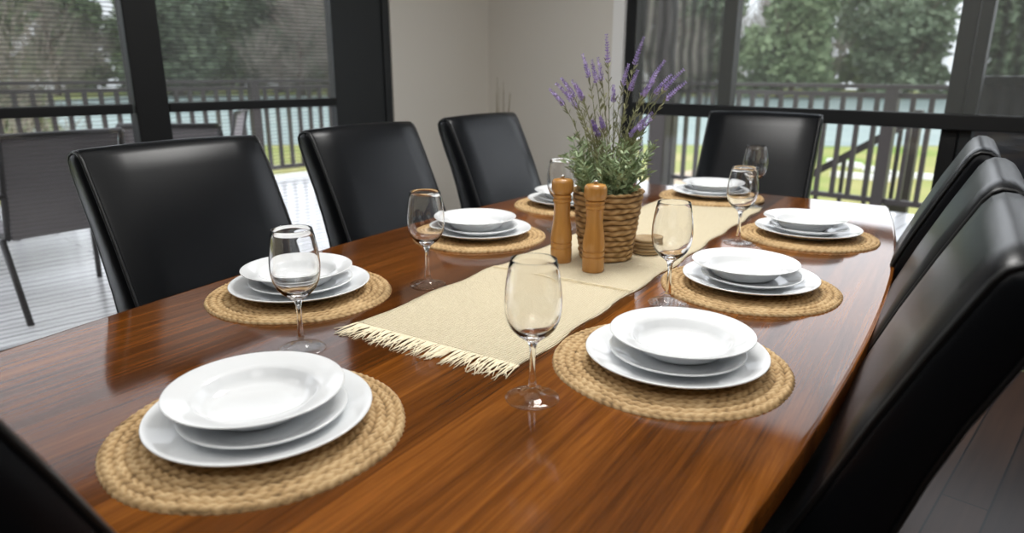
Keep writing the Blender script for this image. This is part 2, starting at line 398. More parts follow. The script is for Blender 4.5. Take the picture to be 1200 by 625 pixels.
mb.add(vs, fs).build('tabletop', M['timber'], tb, angle=35)
ap = MB()
for s in (-1, 1):
    ap.bb((s*.43-.012, -1.02, TOP-.115), (s*.43+.012, 1.02, TOP-.042)); ap.bb((-.41, s*1.04-.012, TOP-.115), (.41, s*1.04+.012, TOP-.042))
ap.build('apron', M['timber'], tb, smooth=False)
for sx in (-1, 1):
    for sy in (-1, 1):
        MB().bb((sx*.43-.045, sy*1.04-.045, 0), (sx*.43+.045, sy*1.04+.045, TOP-.042)).build('leg', M['timber'], tb, smooth=False, bevel=.006)

# ------------------------------------------------------------------ dining chairs
CW = .47
def back_profile():
    """(y,z) outline of the chair back, front face top near y=0, leaning back"""
    front = [(.265, .40), (.245, .47), (.210, .55), (.170, .64), (.128, .74), (.088, .84), (.048, .93), (.022, .985), (.006, 1.018)]
    top = [(-.004, 1.032), (-.018, 1.0395), (-.036, 1.0385), (-.052, 1.030), (-.060, 1.016)]
    back = [(-.056, .99), (-.036, .935), (-.004, .86), (.020, .79), (.040, .72), (.056, .64), (.066, .55), (.070, .46), (.070, .40)]
    return front + top + back
def make_chair():
    o = empty('dining_chair', (0, 0, 0))
    pr = back_profile(); n = len(pr)
    cy, cz = sum(p[0] for p in pr)/n, sum(p[1] for p in pr)/n
    xs = [(-.5, .016), (-.5+.006/CW, .007), (-.5+.016/CW, .0), (-.30, 0), (0, 0), (.30, 0), (.5-.016/CW, .0), (.5-.006/CW, .007), (.5, .016)]
    # inward normals of the outline
    nrm = []
    for i in range(n):
        a = Vector(pr[i-1]); b = Vector(pr[(i+1) % n]); t = (b-a).normalized(); nrm.append(Vector((-t.y, t.x)))
    vs = []
    for x, inset in xs:
        puff = .010*(1-(2*x)**2)
        for i, p in enumerate(pr):
            q = Vector(p) + nrm[i]*inset
            y, z = q
            if i < 9: y += puff*(0, 0, 0, 0, .25, .8, 1, .8, .4)[i]
            if 8 <= i <= 13: z += .006*(1-(2*x)**2)
            vs.append((x*CW, y, z))
    fs = []
    m = len(xs)
    for k in range(m-1):
        for i in range(n):
            j = (i+1) % n; fs.append((k*n+i, k*n+j, (k+1)*n+j, (k+1)*n+i))
    # side panels as strips across the outline: front pts i with back pts n-1-i
    for k, flip in ((0, False), (m-1, True)):
        for i in range(n//2):
            a, b, c, d = i, i+1, n-2-i, n-1-i
            q = [a, b, c, d] if b != c else [a, b, d]
            if not flip: q = q[::-1]
            fs.append(tuple(k*n+t for t in q[::-1]))
    mb = MB().add(vs, fs); bk = mb.build('backrest', M['leather'], o)
    bm = bmesh.new(); bm.from_mesh(bk.data); bmesh.ops.recalc_face_normals(bm, faces=bm.faces); bm.to_mesh(bk.data); bm.free()
    bk.data.shade_smooth(); bk.data.set_sharp_from_angle(angle=math.radians(62))
    for s in (-1, 1):
        pts = [(s*(CW/2-.007), p[0]-nrm[i].x*(-.0052)*1 if False else p[0]+nrm[i].x*.0045, p[1]+nrm[i].y*.0045) for i, p in enumerate(pr) if 1 <= i <= n-2]
        MB().tube(pts, .0042, 6).build('seam_piping', M['piping'], bk)
    # seat: rounded cushion box
    st = MB()
    prof = [(-.235, .375), (-.24, .39), (-.24, .455), (-.225, .474), (0, .482), (.225, .474), (.24, .455), (.24, .39), (.235, .375)]
    ys = [.08, .26, .46, .485, .50]; sc = [1, 1, 1, .985, .95]
    v2 = []; f2 = []
    for y, k in zip(ys, sc): v2 += [(x*k, y, .43+(z-.43)*k) for x, z in prof]
    q = len(prof)
    for k in range(len(ys)-1):
        for i in range(q):
            j = (i+1) % q; f2.append((k*q+j, k*q+i, (k+1)*q+i, (k+1)*q+j))
    f2.append(tuple(range(q))); f2.append(tuple((len(ys)-1)*q+i for i in range(q))[::-1])
    so = st.add(v2, f2).build('seat', M['leather'], o, angle=50)
    for sx in (-1, 1):
        MB().bar((sx*.2, .455, 0), (sx*.205, .455, .38), .04).build('leg', M['chair_leg'], o, smooth=False, bevel=.003)
        MB().bar((sx*.2, .06, 0), (sx*.205, .105, .40), .04).build('leg', M['chair_leg'], o, smooth=False, bevel=.003)
    return o
chair0 = make_chair()
# facing: local +y towards the table.  (b, a, extra rotation, heading)
chairs = [
 (-.845, -.555, -PI/2, 'black leather dining chair at left of photo, nearest on the left side'),
 (-.846, .082, -PI/2, 'black leather dining chair, middle one of three along the left side'),
 (-.848, .742, -PI/2, 'black leather dining chair before the bare grey wall, farthest on left side'),
 (.785, -.530, PI/2, 'black leather dining chair at right edge of photo, largest and nearest'),
 (.785, -.020, PI/2, 'black leather dining chair, middle one of three along the right side'),
 (.764, .560, PI/2, 'black leather dining chair on right side farthest from the camera'),
 (.020, 1.555, PI, 'black leather dining chair at the far table end before the window'),
 (.000, -1.390, 0, 'black leather dining chair cut off at the bottom left corner'),
]
for i, (b, a, h, lab) in enumerate(chairs):
    c = chair0 if i == 0 else copy_tree(chair0)
    c.location = T(b, a); c.rotation_euler = (0, 0, TR + h)
    tag(c, lab, 'chair', 'black leather dining chairs around the table')

# ------------------------------------------------------------------ place settings
def make_placemat():
    R = .19; pitch = .0136; nc = int(R/pitch); sub = 7; seg = 420
    rr = [0.0015]
    for i in range(nc*sub): rr.append(.0015 + (i+1)*(R-.0015)/(nc*sub))
    rr = np.array(rr); th = np.arange(seg)*2*PI/seg
    V = []; A = []
    rng = np.random.RandomState(3)
    for r in rr:
        # spiral coil coordinate
        u = (r - pitch*th/(2*PI)*1.0)/pitch
        cell = np.floor(u); v = (u-cell)*2-1
        n = np.maximum(6, np.round(2*PI*np.maximum(cell+.5, .5)*pitch/.0145))
        ph = n*th + np.abs(v)*3.0 + cell*1.7 + .9*np.sin(th*5+cell*2.3)
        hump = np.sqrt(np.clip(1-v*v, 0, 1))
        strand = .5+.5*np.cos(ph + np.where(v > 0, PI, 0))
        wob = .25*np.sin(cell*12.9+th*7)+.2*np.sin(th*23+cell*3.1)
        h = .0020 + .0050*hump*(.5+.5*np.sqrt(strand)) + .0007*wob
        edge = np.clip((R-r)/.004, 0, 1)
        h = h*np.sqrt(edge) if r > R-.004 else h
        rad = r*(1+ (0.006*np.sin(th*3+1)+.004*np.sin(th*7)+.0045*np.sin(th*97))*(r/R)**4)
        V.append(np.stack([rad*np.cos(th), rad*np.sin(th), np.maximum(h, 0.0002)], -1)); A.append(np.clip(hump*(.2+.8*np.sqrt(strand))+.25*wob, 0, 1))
    nr = len(rr); V = np.concatenate(V); A = np.concatenate(A)
    fs = []
    for i in range(nr-1):
        for k in range(seg):
            l = (k+1) % seg; fs.append((i*seg+k, (i+1)*seg+k, (i+1)*seg+l, i*seg+l))
    fs.append(tuple(range(seg)))
    # underside
    base = len(V); last = V[(nr-1)*seg:].copy(); last[:, 2] = 0
    V = np.concatenate([V, last]); A = np.concatenate([A, np.zeros(seg)])
    for k in range(seg):
        l = (k+1) % seg; fs.append(((nr-1)*seg+k, base+k, base+l, (nr-1)*seg+l))
    fs.append(tuple(base+k for k in range(seg))[::-1])
    mb = MB(); mb.v = [tuple(p) for p in V.tolist()]; mb.f = fs
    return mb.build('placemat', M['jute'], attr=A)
def make_plate(name, R, H, well, foot):
    t = .0034
    p = [(0, .0028), (foot-.006, .0028), (foot-.004, 0), (foot+.002, 0), (foot+.005, .003), (well+.004, .0055)]
    for k in range(1, 7):
        s = k/6; p.append((well+.004+(R-.0012-well-.004)*s, .0055+(H-.0024-.0055)*(s**1.15)))
    p += [(R-.0002, H-.0016), (R, H-.0006), (R-.0008, H+.0004), (R-.003, H+.0002)]
    for k in range(1, 7):
        s = 1-k/6; p.append((well+.002+(R-.003-well-.002)*s, .0078+(H-.0078)*(s**1.1)))
    p += [(well-.004, .0070), (well-.012, .0068), (0, .0068)]
    return MB().lathe(p, 96).build(name, M['china'])
def make_bowl():
    R, H = .1145, .036
    p = [(0, .003), (.050, .003), (.052, 0), (.057, 0), (.060, .003), (.070, .008), (.077, .016), (.081, .0235), (.086, .0268), (.100, .0308), (.1125, .0342),
         (.1143, .0350), (R, .0358), (.1138, .0365), (.1120, .0364), (.100, .0336), (.086, .0300), (.0805, .0283), (.0765, .0245), (.072, .0165), (.066, .0105), (.058, .0078), (.045, .0070), (0, .0068)]
    return MB().lathe(p, 96).build('pasta_bowl', M['china'])
mat0 = make_placemat(); dinner0 = make_plate('dinner_plate', .144, .022, .094, .086)
side0 = make_plate('side_plate', .107, .0205, .070, .060); bowl0 = make_bowl()
def make_glass():
    o = empty('wine_glass', (0, 0, 0))
    foot = [(0, .0012), (.030, .0010), (.0375, 0), (.0395, .0006), (.0397, .0016), (.0385, .0026), (.030, .0040), (.020, .0062), (.012, .0098), (.0085, .0140), (.0066, .0200)]
    stem = [(.0066, .0200), (.0050, .032), (.0042, .048), (.0039, .062), (.0042, .074), (.0055, .083), (.0085, .089)]
    bowl = [(.0085, .089), (.0150, .0945), (.0245, .1015), (.0325, .111), (.0380, .1235), (.0403, .137), (.0408, .150), (.0398, .166), (.0377, .182), (.0350, .198), (.0324, .2095),
            (.0320, .2103), (.0314, .2103), (.0311, .2095), (.0337, .198), (.0364, .182), (.0385, .166), (.0394, .150), (.0389, .137), (.0366, .1245), (.0310, .1130), (.0230, .1050), (.0140, .1005), (.006, .0990), (0, .0987)]
    MB().lathe(foot, 48).build('foot', M['thin'], o); MB().lathe(stem, 48).build('stem', M['glass'], o); MB().lathe(bowl, 64).build('bowl', M['glass'], o)
    return o
glass0 = make_glass()

settings = [   # mat (b,a), rotation, phrase, glass (b,a), glass label
 ((.012, -1.020), .3, 'at near table end, front left', (.271, -.751), 'wine glass standing alone beside the fringed end of the runner, nearest the camera'),
 ((.396, -.526), 1.2, 'at nearest setting on right side', (.283, -.233), 'wine glass behind the nearest right-hand plates, in front of the coaster stack'),
 ((-.393, -.602), 2.2, 'at nearest setting on left side', (-.153, -.808), 'wine glass in front of the nearest left-hand plates'),
 ((.395, -.034), 3.0, 'at middle setting on right side', (.262, .369), 'wine glass between middle and farthest right-hand settings'),
 ((.408, .556), 4.1, 'at farthest setting on right side', (.159, .919), 'wine glass before the black chair at the window end'),
 ((-.382, .035), 5.0, 'at middle setting on left side', (-.207, -.407), 'wine glass standing before the middle left-hand plates, left of the runner'),
 ((-.014, 1.020), .9, 'at far table end before window', (-.340, 1.030), 'wine glass half hidden behind right edge of the lavender'),
 ((-.391, .593), 1.9, 'at farthest left setting behind pepper mills', (-.228, .236), 'wine glass seen behind the top of the left pepper mill'),
]
offs = [((0, .004), (.010, .001), (-.008, .004)), ((.008, 0), (.012, -.006), (.012, .012)), ((0, 0), (.004, 0), (-.012, .004)), ((.0, .002), (.004, 0), (-.014, .008)),
        ((.0, 0), (.002, 0), (-.010, .006)), ((.006, 0), (.006, 0), (-.012, .004)), ((0, 0), (0, .004), (.004, .006)), ((0, 0), (.002, 0), (-.006, 0))]
MZ = .0078
for i, ((b, a), r, ph, g, glab) in enumerate(settings):
    lift = .0032 if i == 6 else 0
    def put(src, first, off, z, lab, cat, grp, rz):
        o = src if first else copy_tree(src)
        o.location = T(b+off[0], a+off[1], z); o.rotation_euler = (0, 0, rz); tag(o, lab, cat, grp); return o
    f1 = i == 0
    put(mat0, f1, (0, 0), TOP+lift, 'round braided jute placemat '+ph, 'placemat', 'braided jute placemats', r)
    z = TOP+lift+MZ
    put(dinner0, f1, offs[i][0], z, 'large white dinner plate lowest in stack '+ph, 'plate', 'large white dinner plates', r)
    put(side0, f1, offs[i][1], z+.0069, 'white side plate in middle of stack '+ph, 'plate', 'white side plates', r)
    put(bowl0, f1, offs[i][2], z+.0138, 'white rimmed pasta bowl topping the stack '+ph, 'bowl', 'white rimmed pasta bowls', r)
    o = glass0 if f1 else copy_tree(glass0)
    o.location = T(g[0], g[1], TOP + (.0026 if abs(g[0]) < .19 and g[1] > -.66 and g[1] < .95 and i not in (2,) else 0)); o.rotation_euler = (0, 0, r)
    tag(o, glab, 'glass', 'clear wine glasses')

# ------------------------------------------------------------------ table runner
rn = empty('table_runner', T(.018, 0, TOP), TR, 'long cream woven table runner with fringed end down the table centre', 'table runner')
RW = .179; RA0, RA1 = -.672, .93; nx, ny = 26, 150
def rz_(x, y):
    z = .0018 + .0006*math.sin(x*31+y*9)*math.sin(y*23) 
    z += .0022*math.exp(-((y+.215)/.006)**2)                     # stitched hem ridge
    e = abs(x)/RW
    z += .0012*max(0, e-.9)*10*(.5+.5*math.sin(y*40+x*8))
    return z
vs = []; fs = []
for j in range(ny+1):
    y = RA0 + (RA1-RA0)*j/ny
    for i in range(nx+1):
        t = -1+2*i/nx
        wv = RW*(1+.012*math.sin(y*9+t)+.018*math.exp(-((y+.215)/.05)**2)) + .004*math.sin(y*31)*t
        x = t*wv; vs.append((x, y+.004*math.sin(x*25), max(.0012, rz_(x, y))))
n1 = len(vs)
vs += [(v[0], v[1], .0002) for v in vs]
W_ = nx+1
for j in range(ny):
    for i in range(nx):
        a = j*W_+i; q = (a, a+1, a+W_+1, a+W_); fs.append(q); fs.append(tuple(n1+k for k in q[::-1]))
for j in range(ny):
    a = j*W_; fs.append((a, a+W_, n1+a+W_, n1+a)); a += nx; fs.append((a, n1+a, n1+a+W_, a+W_))
for i in range(nx):
    a = i; fs.append((a, n1+a, n1+a+1, a+1)); a = ny*W_+i; fs.append((a, a+1, n1+a+1, n1+a))
MB().add(vs, fs).build('runner_cloth', M['cloth'], rn)
fr = MB()
for k in range(150):
    x = -RW + 2*RW*k/149 + rnd.uniform(-.0012, .0012); L_ = rnd.uniform(.042, .066); dx = rnd.gauss(0, .008); y0 = RA0+.003
    fr.tube([(x, y0, .0024), (x+dx*.3, y0-L_*.33, .0026+rnd.uniform(0, .001)), (x+dx*.8, y0-L_*.7, .0018+rnd.uniform(0, .0012)), (x+dx*1.5, y0-L_, .0013)], [.0013, .0012, .0010, .0006], 5)
tag(fr.build('fringe', M['fringe'], rn), kind='stuff')
mbst = MB()
for k in range(60):
    x = -RW*.98 + 2*RW*.98*k/59; mbst.tube([(x-.0016, -.222, .0045), (x, -.215, .0056), (x+.0016, -.208, .0045)], .0009, 5)
mbst.build('stitching', M['fringe'], rn)

RT = TOP+.0026
# ------------------------------------------------------------------ pepper mills
def make_mill():
    o = empty('pepper_mill', (0, 0, 0))
    body = [(0, 0), (.0255, 0), (.0262, .002), (.0262, .034), (.0240, .0352), (.0240, .0378), (.0262, .039), (.0262, .047), (.0236, .0482), (.0236, .0508), (.0258, .052), (.0262, .060),
            (.0258, .070), (.0240, .085), (.0212, .102), (.0198, .118), (.0197, .130), (.0203, .145), (.0203, .1495), (.0226, .151), (.0226, .156), (.0202, .1573), (.0202, .1597), (.0222, .161), (.0222, .166), (.0195, .168), (0, .168)]
    head = [(0, .1685), (.0190, .1685), (.0215, .1700), (.0248, .1740), (.0263, .180), (.0266, .188), (.0260, .196), (.0245, .202), (.021, .2055), (.010, .2068), (0, .2068)]
    MB().lathe(body, 48).build('mill_body', M['mill'], o, angle=50)
    h = MB().lathe(head, 48).build('mill_head', M['mill'], o, angle=60)
    MB().lathe([(0, .2068), (.0030, .2068), (.0030, .2085), (.0052, .2100), (.0056, .2125), (.0040, .2150), (0, .2155)], 24).build('finial_nut', M['steel'], o)
    return o
mill0 = make_mill()
for i, (b, a, lab) in enumerate(((-.052, -.078, 'honey wood pepper mill on the left, touching the basket'), (.052, -.110, 'honey wood pepper mill on the right, nearer to the camera'))):
    o = mill0 if i == 0 else copy_tree(mill0)
    o.location = T(b, a, RT); o.rotation_euler = (0, 0, i*1.3); tag(o, lab, 'pepper mill', 'pepper mills on the runner')

# ------------------------------------------------------------------ coasters
c0 = MB().lathe([(0, 0), (.0335, 0), (.0358, .0008), (.0374, .0025), (.0378, .0040), (.0374, .0055), (.0358, .0072), (.0335, .0080), (.030, .0080), (.029, .0074), (0, .0074)], 64).build('coaster', M['coaster'], angle=50)
names = ['lowest', 'second from bottom', 'third from bottom', 'fourth from bottom', 'topmost']
for i in range(5):
    o = c0 if i == 0 else copy_tree(c0)
    o.location = T(.092+.0012*math.sin(i*2.1), .118+.0012*math.cos(i*3.3), RT+i*.00815); o.rotation_euler = (0, 0, i*.8)
    tag(o, 'round pale tan coaster, '+names[i]+' of the stack beside the basket', 'coaster', 'coasters stacked beside the basket')

# ------------------------------------------------------------------ lavender in basket
lv = empty('potted_lavender', T(.022, .022, RT), TR, 'flowering lavender plant in a woven brown basket pot on the runner', 'potted plant')
def make_basket():
    rows = 12; H = .165; sub = 6; seg = 300
    th = np.arange(seg)*2*PI/seg; V = []; A = []
    nz = rows*sub+1
    for k in range(nz):
        t = k/(nz-1); z = H*t; row = min(rows-1, int(t*rows)); v = (t*rows-row)*2-1
        R = .061 + .022*t**.9
        n = 15
        slant = 1 if row % 2 == 0 else -1
        ph = n*th + slant*v*1.9 + row*2.3 + .8*np.sin(th*4+row)
        s = .5+.5*np.cos(ph)
        wob = .3*np.sin(th*5+row*2.2)+.25*np.sin(th*11+row*5.1)
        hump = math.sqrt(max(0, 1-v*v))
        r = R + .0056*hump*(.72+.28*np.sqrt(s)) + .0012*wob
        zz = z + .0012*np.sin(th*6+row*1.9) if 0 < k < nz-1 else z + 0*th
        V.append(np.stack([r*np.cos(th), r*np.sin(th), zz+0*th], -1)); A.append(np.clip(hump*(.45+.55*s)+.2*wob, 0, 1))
    # rolled rim and inside wall
    for rr, z in ((.0895, H+.003), (.087, H+.007), (.081, H+.007), (.077, H+.001), (.075, H-.02), (.072, H-.045)):
        s = .5+.5*np.cos(26*th+z*300)
        V.append(np.stack([(rr+.002*s)*np.cos(th), (rr+.002*s)*np.sin(th), z+.002*s], -1)); A.append(.3+.6*s)
    nr = len(V); V = np.concatenate(V); A = np.concatenate(A)
    fs = [(i*seg+k, i*seg+(k+1) % seg, (i+1)*seg+(k+1) % seg, (i+1)*seg+k) for i in range(nr-1) for k in range(seg)]
    fs.append(tuple(range(seg))[::-1])
    mb = MB(); mb.v = [tuple(p) for p in V.tolist()]; mb.f = fs
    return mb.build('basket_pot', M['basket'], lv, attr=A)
make_basket()
MB().lathe([(.0738, .128), (.0745, .138), (.055, .143), (.03, .147), (0, .149)][::-1], 40).build('soil', M['soil'], lv)
UR = Vector((.8415, .5402, 0)); UD = Vector((-.5402, .8415, 0))     # across and away, in table axes
def leaf(mb, p, d, L_, w_, n=None):
    d = d.normalized(); s = d.cross(Vector((rnd.uniform(-1, 1), rnd.uniform(-1, 1), rnd.uniform(-.3, 1)))).normalized(); u = s.cross(d)
    mb.add([p, p+d*L_*.35+s*w_, p+d*L_*.35-s*w_, p+d*L_*.72+s*w_*.8-u*L_*.04, p+d*L_*.72-s*w_*.8-u*L_*.04, p+d*L_-u*L_*.12], [(0, 1, 2), (1, 3, 4, 2), (3, 5, 4)])
fo = MB()
for k in range(120):
    ang = rnd.uniform(0, 2*PI); r0 = rnd.uniform(0, .05); out = rnd.uniform(.15, .75)
    base = Vector((r0*math.cos(ang), r0*math.sin(ang), .142)); dirn = Vector((math.cos(ang)*out, math.sin(ang)*out, 1)).normalized()
    Ls = rnd.uniform(.07, .19)
    pts = [base + dirn*Ls*t + Vector((0, 0, -.015*t*t)) for t in (0, .33, .66, 1)]
    fo.tube(pts, [.0011, .001, .0008, .0005], 4)
    for q in range(int(Ls*150)):
        t = rnd.uniform(.15, 1); p = base + dirn*Ls*t + Vector((0, 0, -.015*t*t)); a2 = rnd.uniform(0, 2*PI)
        leaf(fo, p, dirn*.55 + Vector((math.cos(a2), math.sin(a2), rnd.uniform(-.3, .4)))*.8, rnd.uniform(.014, .030), rnd.uniform(.0018, .0034))
fo.build('foliage', M['leaf'], lv, smooth=False)
tips = [(-.148, .02, .412), (-.122, -.02, .437), (-.132, .01, .425), (-.070, .03, .492), (-.052, -.01, .478), (-.098, -.03, .432), (-.085, .04, .425), (-.034, .02, .484), (-.020, -.01, .535), (.068, .0, .530), (.040, .03, .470), (.054, -.02, .455),
        (.126, .03, .478), (.166, .0, .458), (.166, -.03, .430), (.142, .02, .446), (.096, -.01, .440), (-.052, -.06, .345), (-.034, -.065, .352), (-.045, -.05, .33), (.056, -.05, .330), (.090, -.03, .345), (.098, .0, .358), (.01, .05, .42), (.11, .06, .43), (-.10, .06, .40)]
for i, (u, d, h) in enumerate(tips):
    tip = UR*u + UD*d + Vector((0, 0, h)); b0 = UR*u*.22 + UD*d*.3 + Vector((rnd.uniform(-.015, .015), rnd.uniform(-.015, .015), .142))
    mid = b0.lerp(tip, .5) + Vector((0, 0, .055)) - UR*u*.30 - UD*d*.3
    P = lambda t: b0*(1-t)**2 + mid*2*t*(1-t) + tip*t*t
    sl = .80 if h > .36 else .76
    st = MB().tube([P(t*sl/5) for t in range(6)], [.0014, .0013, .0012, .0011, .001, .0009], 5)
    for k in range(rnd.randint(28, 40)):
        t = rnd.uniform(.15, sl); p = P(t); a2 = rnd.uniform(0, 2*PI)
        leaf(st, p, (P(min(1, t+.02))-p).normalized()*.9 + Vector((math.cos(a2), math.sin(a2), 0))*.6, rnd.uniform(.012, .026), rnd.uniform(.0010, .002))
    so = st.build('flower_stem', M['stem'], lv, smooth=False)
    sp = MB().tube([P(sl), P((1+sl)/2), P(1)], [.0012, .001, .0005], 5)
    nf = 11
    for k in range(nf):
        t = sl + (1-sl)*k/(nf-1); p = P(t); ax = (P(min(1, t+.01))-P(t-.01)).normalized(); wd = .0042*(1-.5*k/nf)
        for q in range(6):
            a2 = q*PI/3 + k*.7; s = ax.cross(Vector((1, .3, .1))).normalized(); v = ax.cross(s); dd = s*math.cos(a2)+v*math.sin(a2)
            c = p + dd*wd*.6
            leaf(sp, c, ax*.9+dd*.7, wd*1.9, wd*.42)
    sp.build('flower_spike', M['lavender'], so, smooth=False)

# dried reeds in a floor vase behind the farthest left chair
vz = empty('floor_vase', (-1.99, 1.72, 0), 0, 'tall vase of thin dried reeds behind the farthest left chair', 'vase')
MB().lathe([(0, 0), (.085, 0), (.095, .02), (.115, .18), (.105, .36), (.065, .50), (.055, .56), (.062, .60), (.056, .60), (.049, .56), (.058, .49), (.098, .35), (.1, .18), (.08, .03), (0, .03)], 40).build('vase_body', M['vase'], vz)
for k in range(9):
    a2 = rnd.uniform(0, 2*PI); o_ = rnd.uniform(.02, .11); h = rnd.uniform(.95, 1.18)
    MB().tube([(.012*math.cos(a2), .012*math.sin(a2), .2), (.03*math.cos(a2), .03*math.sin(a2), .62), (o_*math.cos(a2), o_*math.sin(a2), h)], [.002, .002, .001], 5).build('reed', M['reed'], vz)

# ------------------------------------------------------------------ outdoors: deck, railings, stairs
DX0, DY1 = -6.75, 5.45
dk = MB().bb((DX0, -6.5, -.12), (XL-.12, DY1, -.01)).bb((XL-.12, YF+.12, -.12), (3.9, DY1, -.01))
o = dk.build('deck_floor', M['deck'], smooth=False); struct(o)
def railing(p0, p1, label, ztop=1.115, posts=2.6, z0=0):
    p0 = Vector((p0[0], p0[1], 0)); p1 = Vector((p1[0], p1[1], 0)); d = p1-p0; L_ = d.length; ang = math.atan2(d.y, d.x)
    o = empty('deck_railing', (p0.x, p0.y, -.01+z0), ang, label, 'railing', 'deck railings')
    MB().bb((0, -.045, ztop-.035), (L_, .045, ztop)).build('top_rail', M['rail'], o, smooth=False, bevel=.005)
    MB().bb((0, -.02, ztop-.11), (L_, .02, ztop-.07)).build('upper_rail', M['rail'], o, smooth=False)
    MB().bb((0, -.025, .085), (L_, .025, .13)).build('bottom_rail', M['rail'], o, smooth=False)
    n = int(L_/.142)
    for k in range(1, n): MB().bb((k*.142-.019, -.019, .13), (k*.142+.019, .019, ztop-.11)).build('baluster', M['rail'], o, smooth=False)
    xs_ = posts if isinstance(posts, (list, tuple)) else [L_*k/int(L_/posts) for k in range(int(L_/posts)+1)]
    for x in xs_:
        x = min(max(x, .06), L_-.06); MB().bb((x-.05, -.05, 0), (x+.05, .05, ztop-.035)).build('post', M['rail'], o, smooth=False)
    return o
railing((-6.62, -3.2), (-6.62, 5.33), 'long dark deck railing seen through the left window')
railing((-6.56, 5.33), (1.6, 5.33), 'dark deck railing seen through the far window behind the window chair', posts=(0, 1.8, 3.66, 5.80, 8.1))
def vpost(x, y, label):
    o = empty('verandah_post', (x, y, -.01), 0, label, 'post')
    MB().bb((-.075, -.075, .02), (.075, .075, 3.0)).build('post_shaft', M['rail'], o, smooth=False, bevel=.005)
    MB().bb((-.09, -.09, 0), (.09, .09, .02)).build('post_base', M['rail'], o, smooth=False)
vpost(-2.90, 5.12, 'square brown verandah post on the deck behind the lavender')
# stair handrail going down outside the railing
sr = empty('stair_railing', (-.75, 6.2, 0), 0, 'sloping stair handrail going down from the deck beyond the railing', 'railing')
A_ = Vector((0, 0, .78)); B_ = Vector((-3.4, 0, -1.55))
MB().bar(A_, B_, .05, .07).build('hand_rail', M['rail'], sr, smooth=False)
MB().bar(A_-Vector((0, 0, .85)), B_-Vector((0, 0, .85)), .05, .20).build('stringer', M['rail'], sr, smooth=False)
for k in range(14):
    p = A_.lerp(B_, (k+.5)/14); MB().bar(p-Vector((0, 0, .85)), p, .036).build('baluster', M['rail'], sr, smooth=False)
for k in (0, 1):
    p = A_.lerp(B_, k); MB().bar(Vector((p.x, 0, -2.6)), p+Vector((0, 0, .08)), .09).build('post', M['rail'], sr, smooth=False)
cb = empty('outdoor_cabinet', (.66, 3.05, -.01), 0, 'charcoal outdoor cabinet on the deck behind the right-hand chairs', 'cabinet')
MB().bb((-.42, -.2, .05), (.85, .3, 1.16)).build('cabinet_body', M['cabinet'], cb, smooth=False, bevel=.008)
MB().bb((-.44, -.22, 1.16), (.87, .32, 1.2)).build('cabinet_top', M['frame'], cb, smooth=False, bevel=.005)
for s in (-.38, .80): MB().bb((s-.03, -.15, 0), (s+.03, .25, .05)).build('foot', M['frame'], cb, smooth=False)

# outdoor dining table and sling chairs on the deck
ot = empty('outdoor_table', (-4.35, -.45, -.01), 0, 'dark slatted outdoor table on the deck beyond the left window', 'table')
tt = MB()
for k in range(8): tt.bb((-.44+k*.112, -.85, .69), (-.44+k*.112+.1, .85, .715))
tt.build('tabletop', M['sling_frame'], ot, smooth=False)
MB().bb((-.40, -.8, .64), (.40, .8, .688)).build('apron', M['sling_frame'], ot, smooth=False)
for sx in (-1, 1):
    for sy in (-1, 1): MB().bar((sx*.38, sy*.78, 0), (sx*.38, sy*.78, .64), .06).build('leg', M['sling_frame'], ot, smooth=False)
def make_sling():
    o = empty('patio_chair', (0, 0, 0)); w = .26
    MB().add([(-w, -.23, .42), (w, -.23, .42), (w, -.34, .90), (-w, -.34, .90), (-w, -.225, .43), (w, -.225, .43), (w, -.33, .90), (-w, -.33, .90)],
             [(0, 1, 2, 3), (7, 6, 5, 4), (3, 2, 6, 7), (0, 4, 5, 1), (0, 3, 7, 4), (1, 5, 6, 2)]).build('sling_back', M['sling'], o, smooth=False)
    MB().bb((-w, -.23, .405), (w, .24, .425)).build('sling_seat', M['sling'], o, smooth=False)
    fr = MB()
    for s in (-1, 1):
        x = s*(w+.016)
        fr.tube([(x, .25, .415), (x, -.22, .415), (x, -.35, .915)], .015, 8)
    fr.tube([(-w-.016, -.35, .915), (w+.016, -.35, .915)], .015, 8)
    fr.build('chair_frame', M['sling_frame'], o)
    for s in (-1, 1):
        x = s*(w+.035)
        MB().tube([(x, .25, 0), (x, .22, .62)], .016, 8).build('leg', M['sling_frame'], o)
        MB().tube([(x, -.36, 0), (x, -.20, .41)], .016, 8).build('leg', M['sling_frame'], o)
        MB().bb((x-.025, -.30, .62), (x+.025, .27, .645)).build('armrest', M['sling_frame'], o, smooth=False, bevel=.006)
    return o
s0 = make_sling()
for i, (x, y, r, lab) in enumerate(((-3.30, -.42, PI/2+.12, 'grey sling patio chair at the far left, its back to the window'),
                                    (-3.36, .42, PI/2-.75, 'grey sling patio chair outside, behind the wide black window post'),
                                    (-4.40, .86, PI-.6, 'grey sling patio chair at the far end of the outdoor table'),
                                    (-5.30, -.55, -PI/2, 'grey sling patio chair on far side of the outdoor table'))):
    o = s0 if i == 0 else copy_tree(s0); o.location = (x, y, -.01); o.rotation_euler = (0, 0, r); tag(o, lab, 'chair', 'sling patio chairs on the deck')

# ------------------------------------------------------------------ garden, lake, trees
GZ = -2.6
struct(MB().bb((-170, -60, GZ-.5), (60, 170, GZ-.02)).build('lawn_ground', M['grass'], smooth=False))
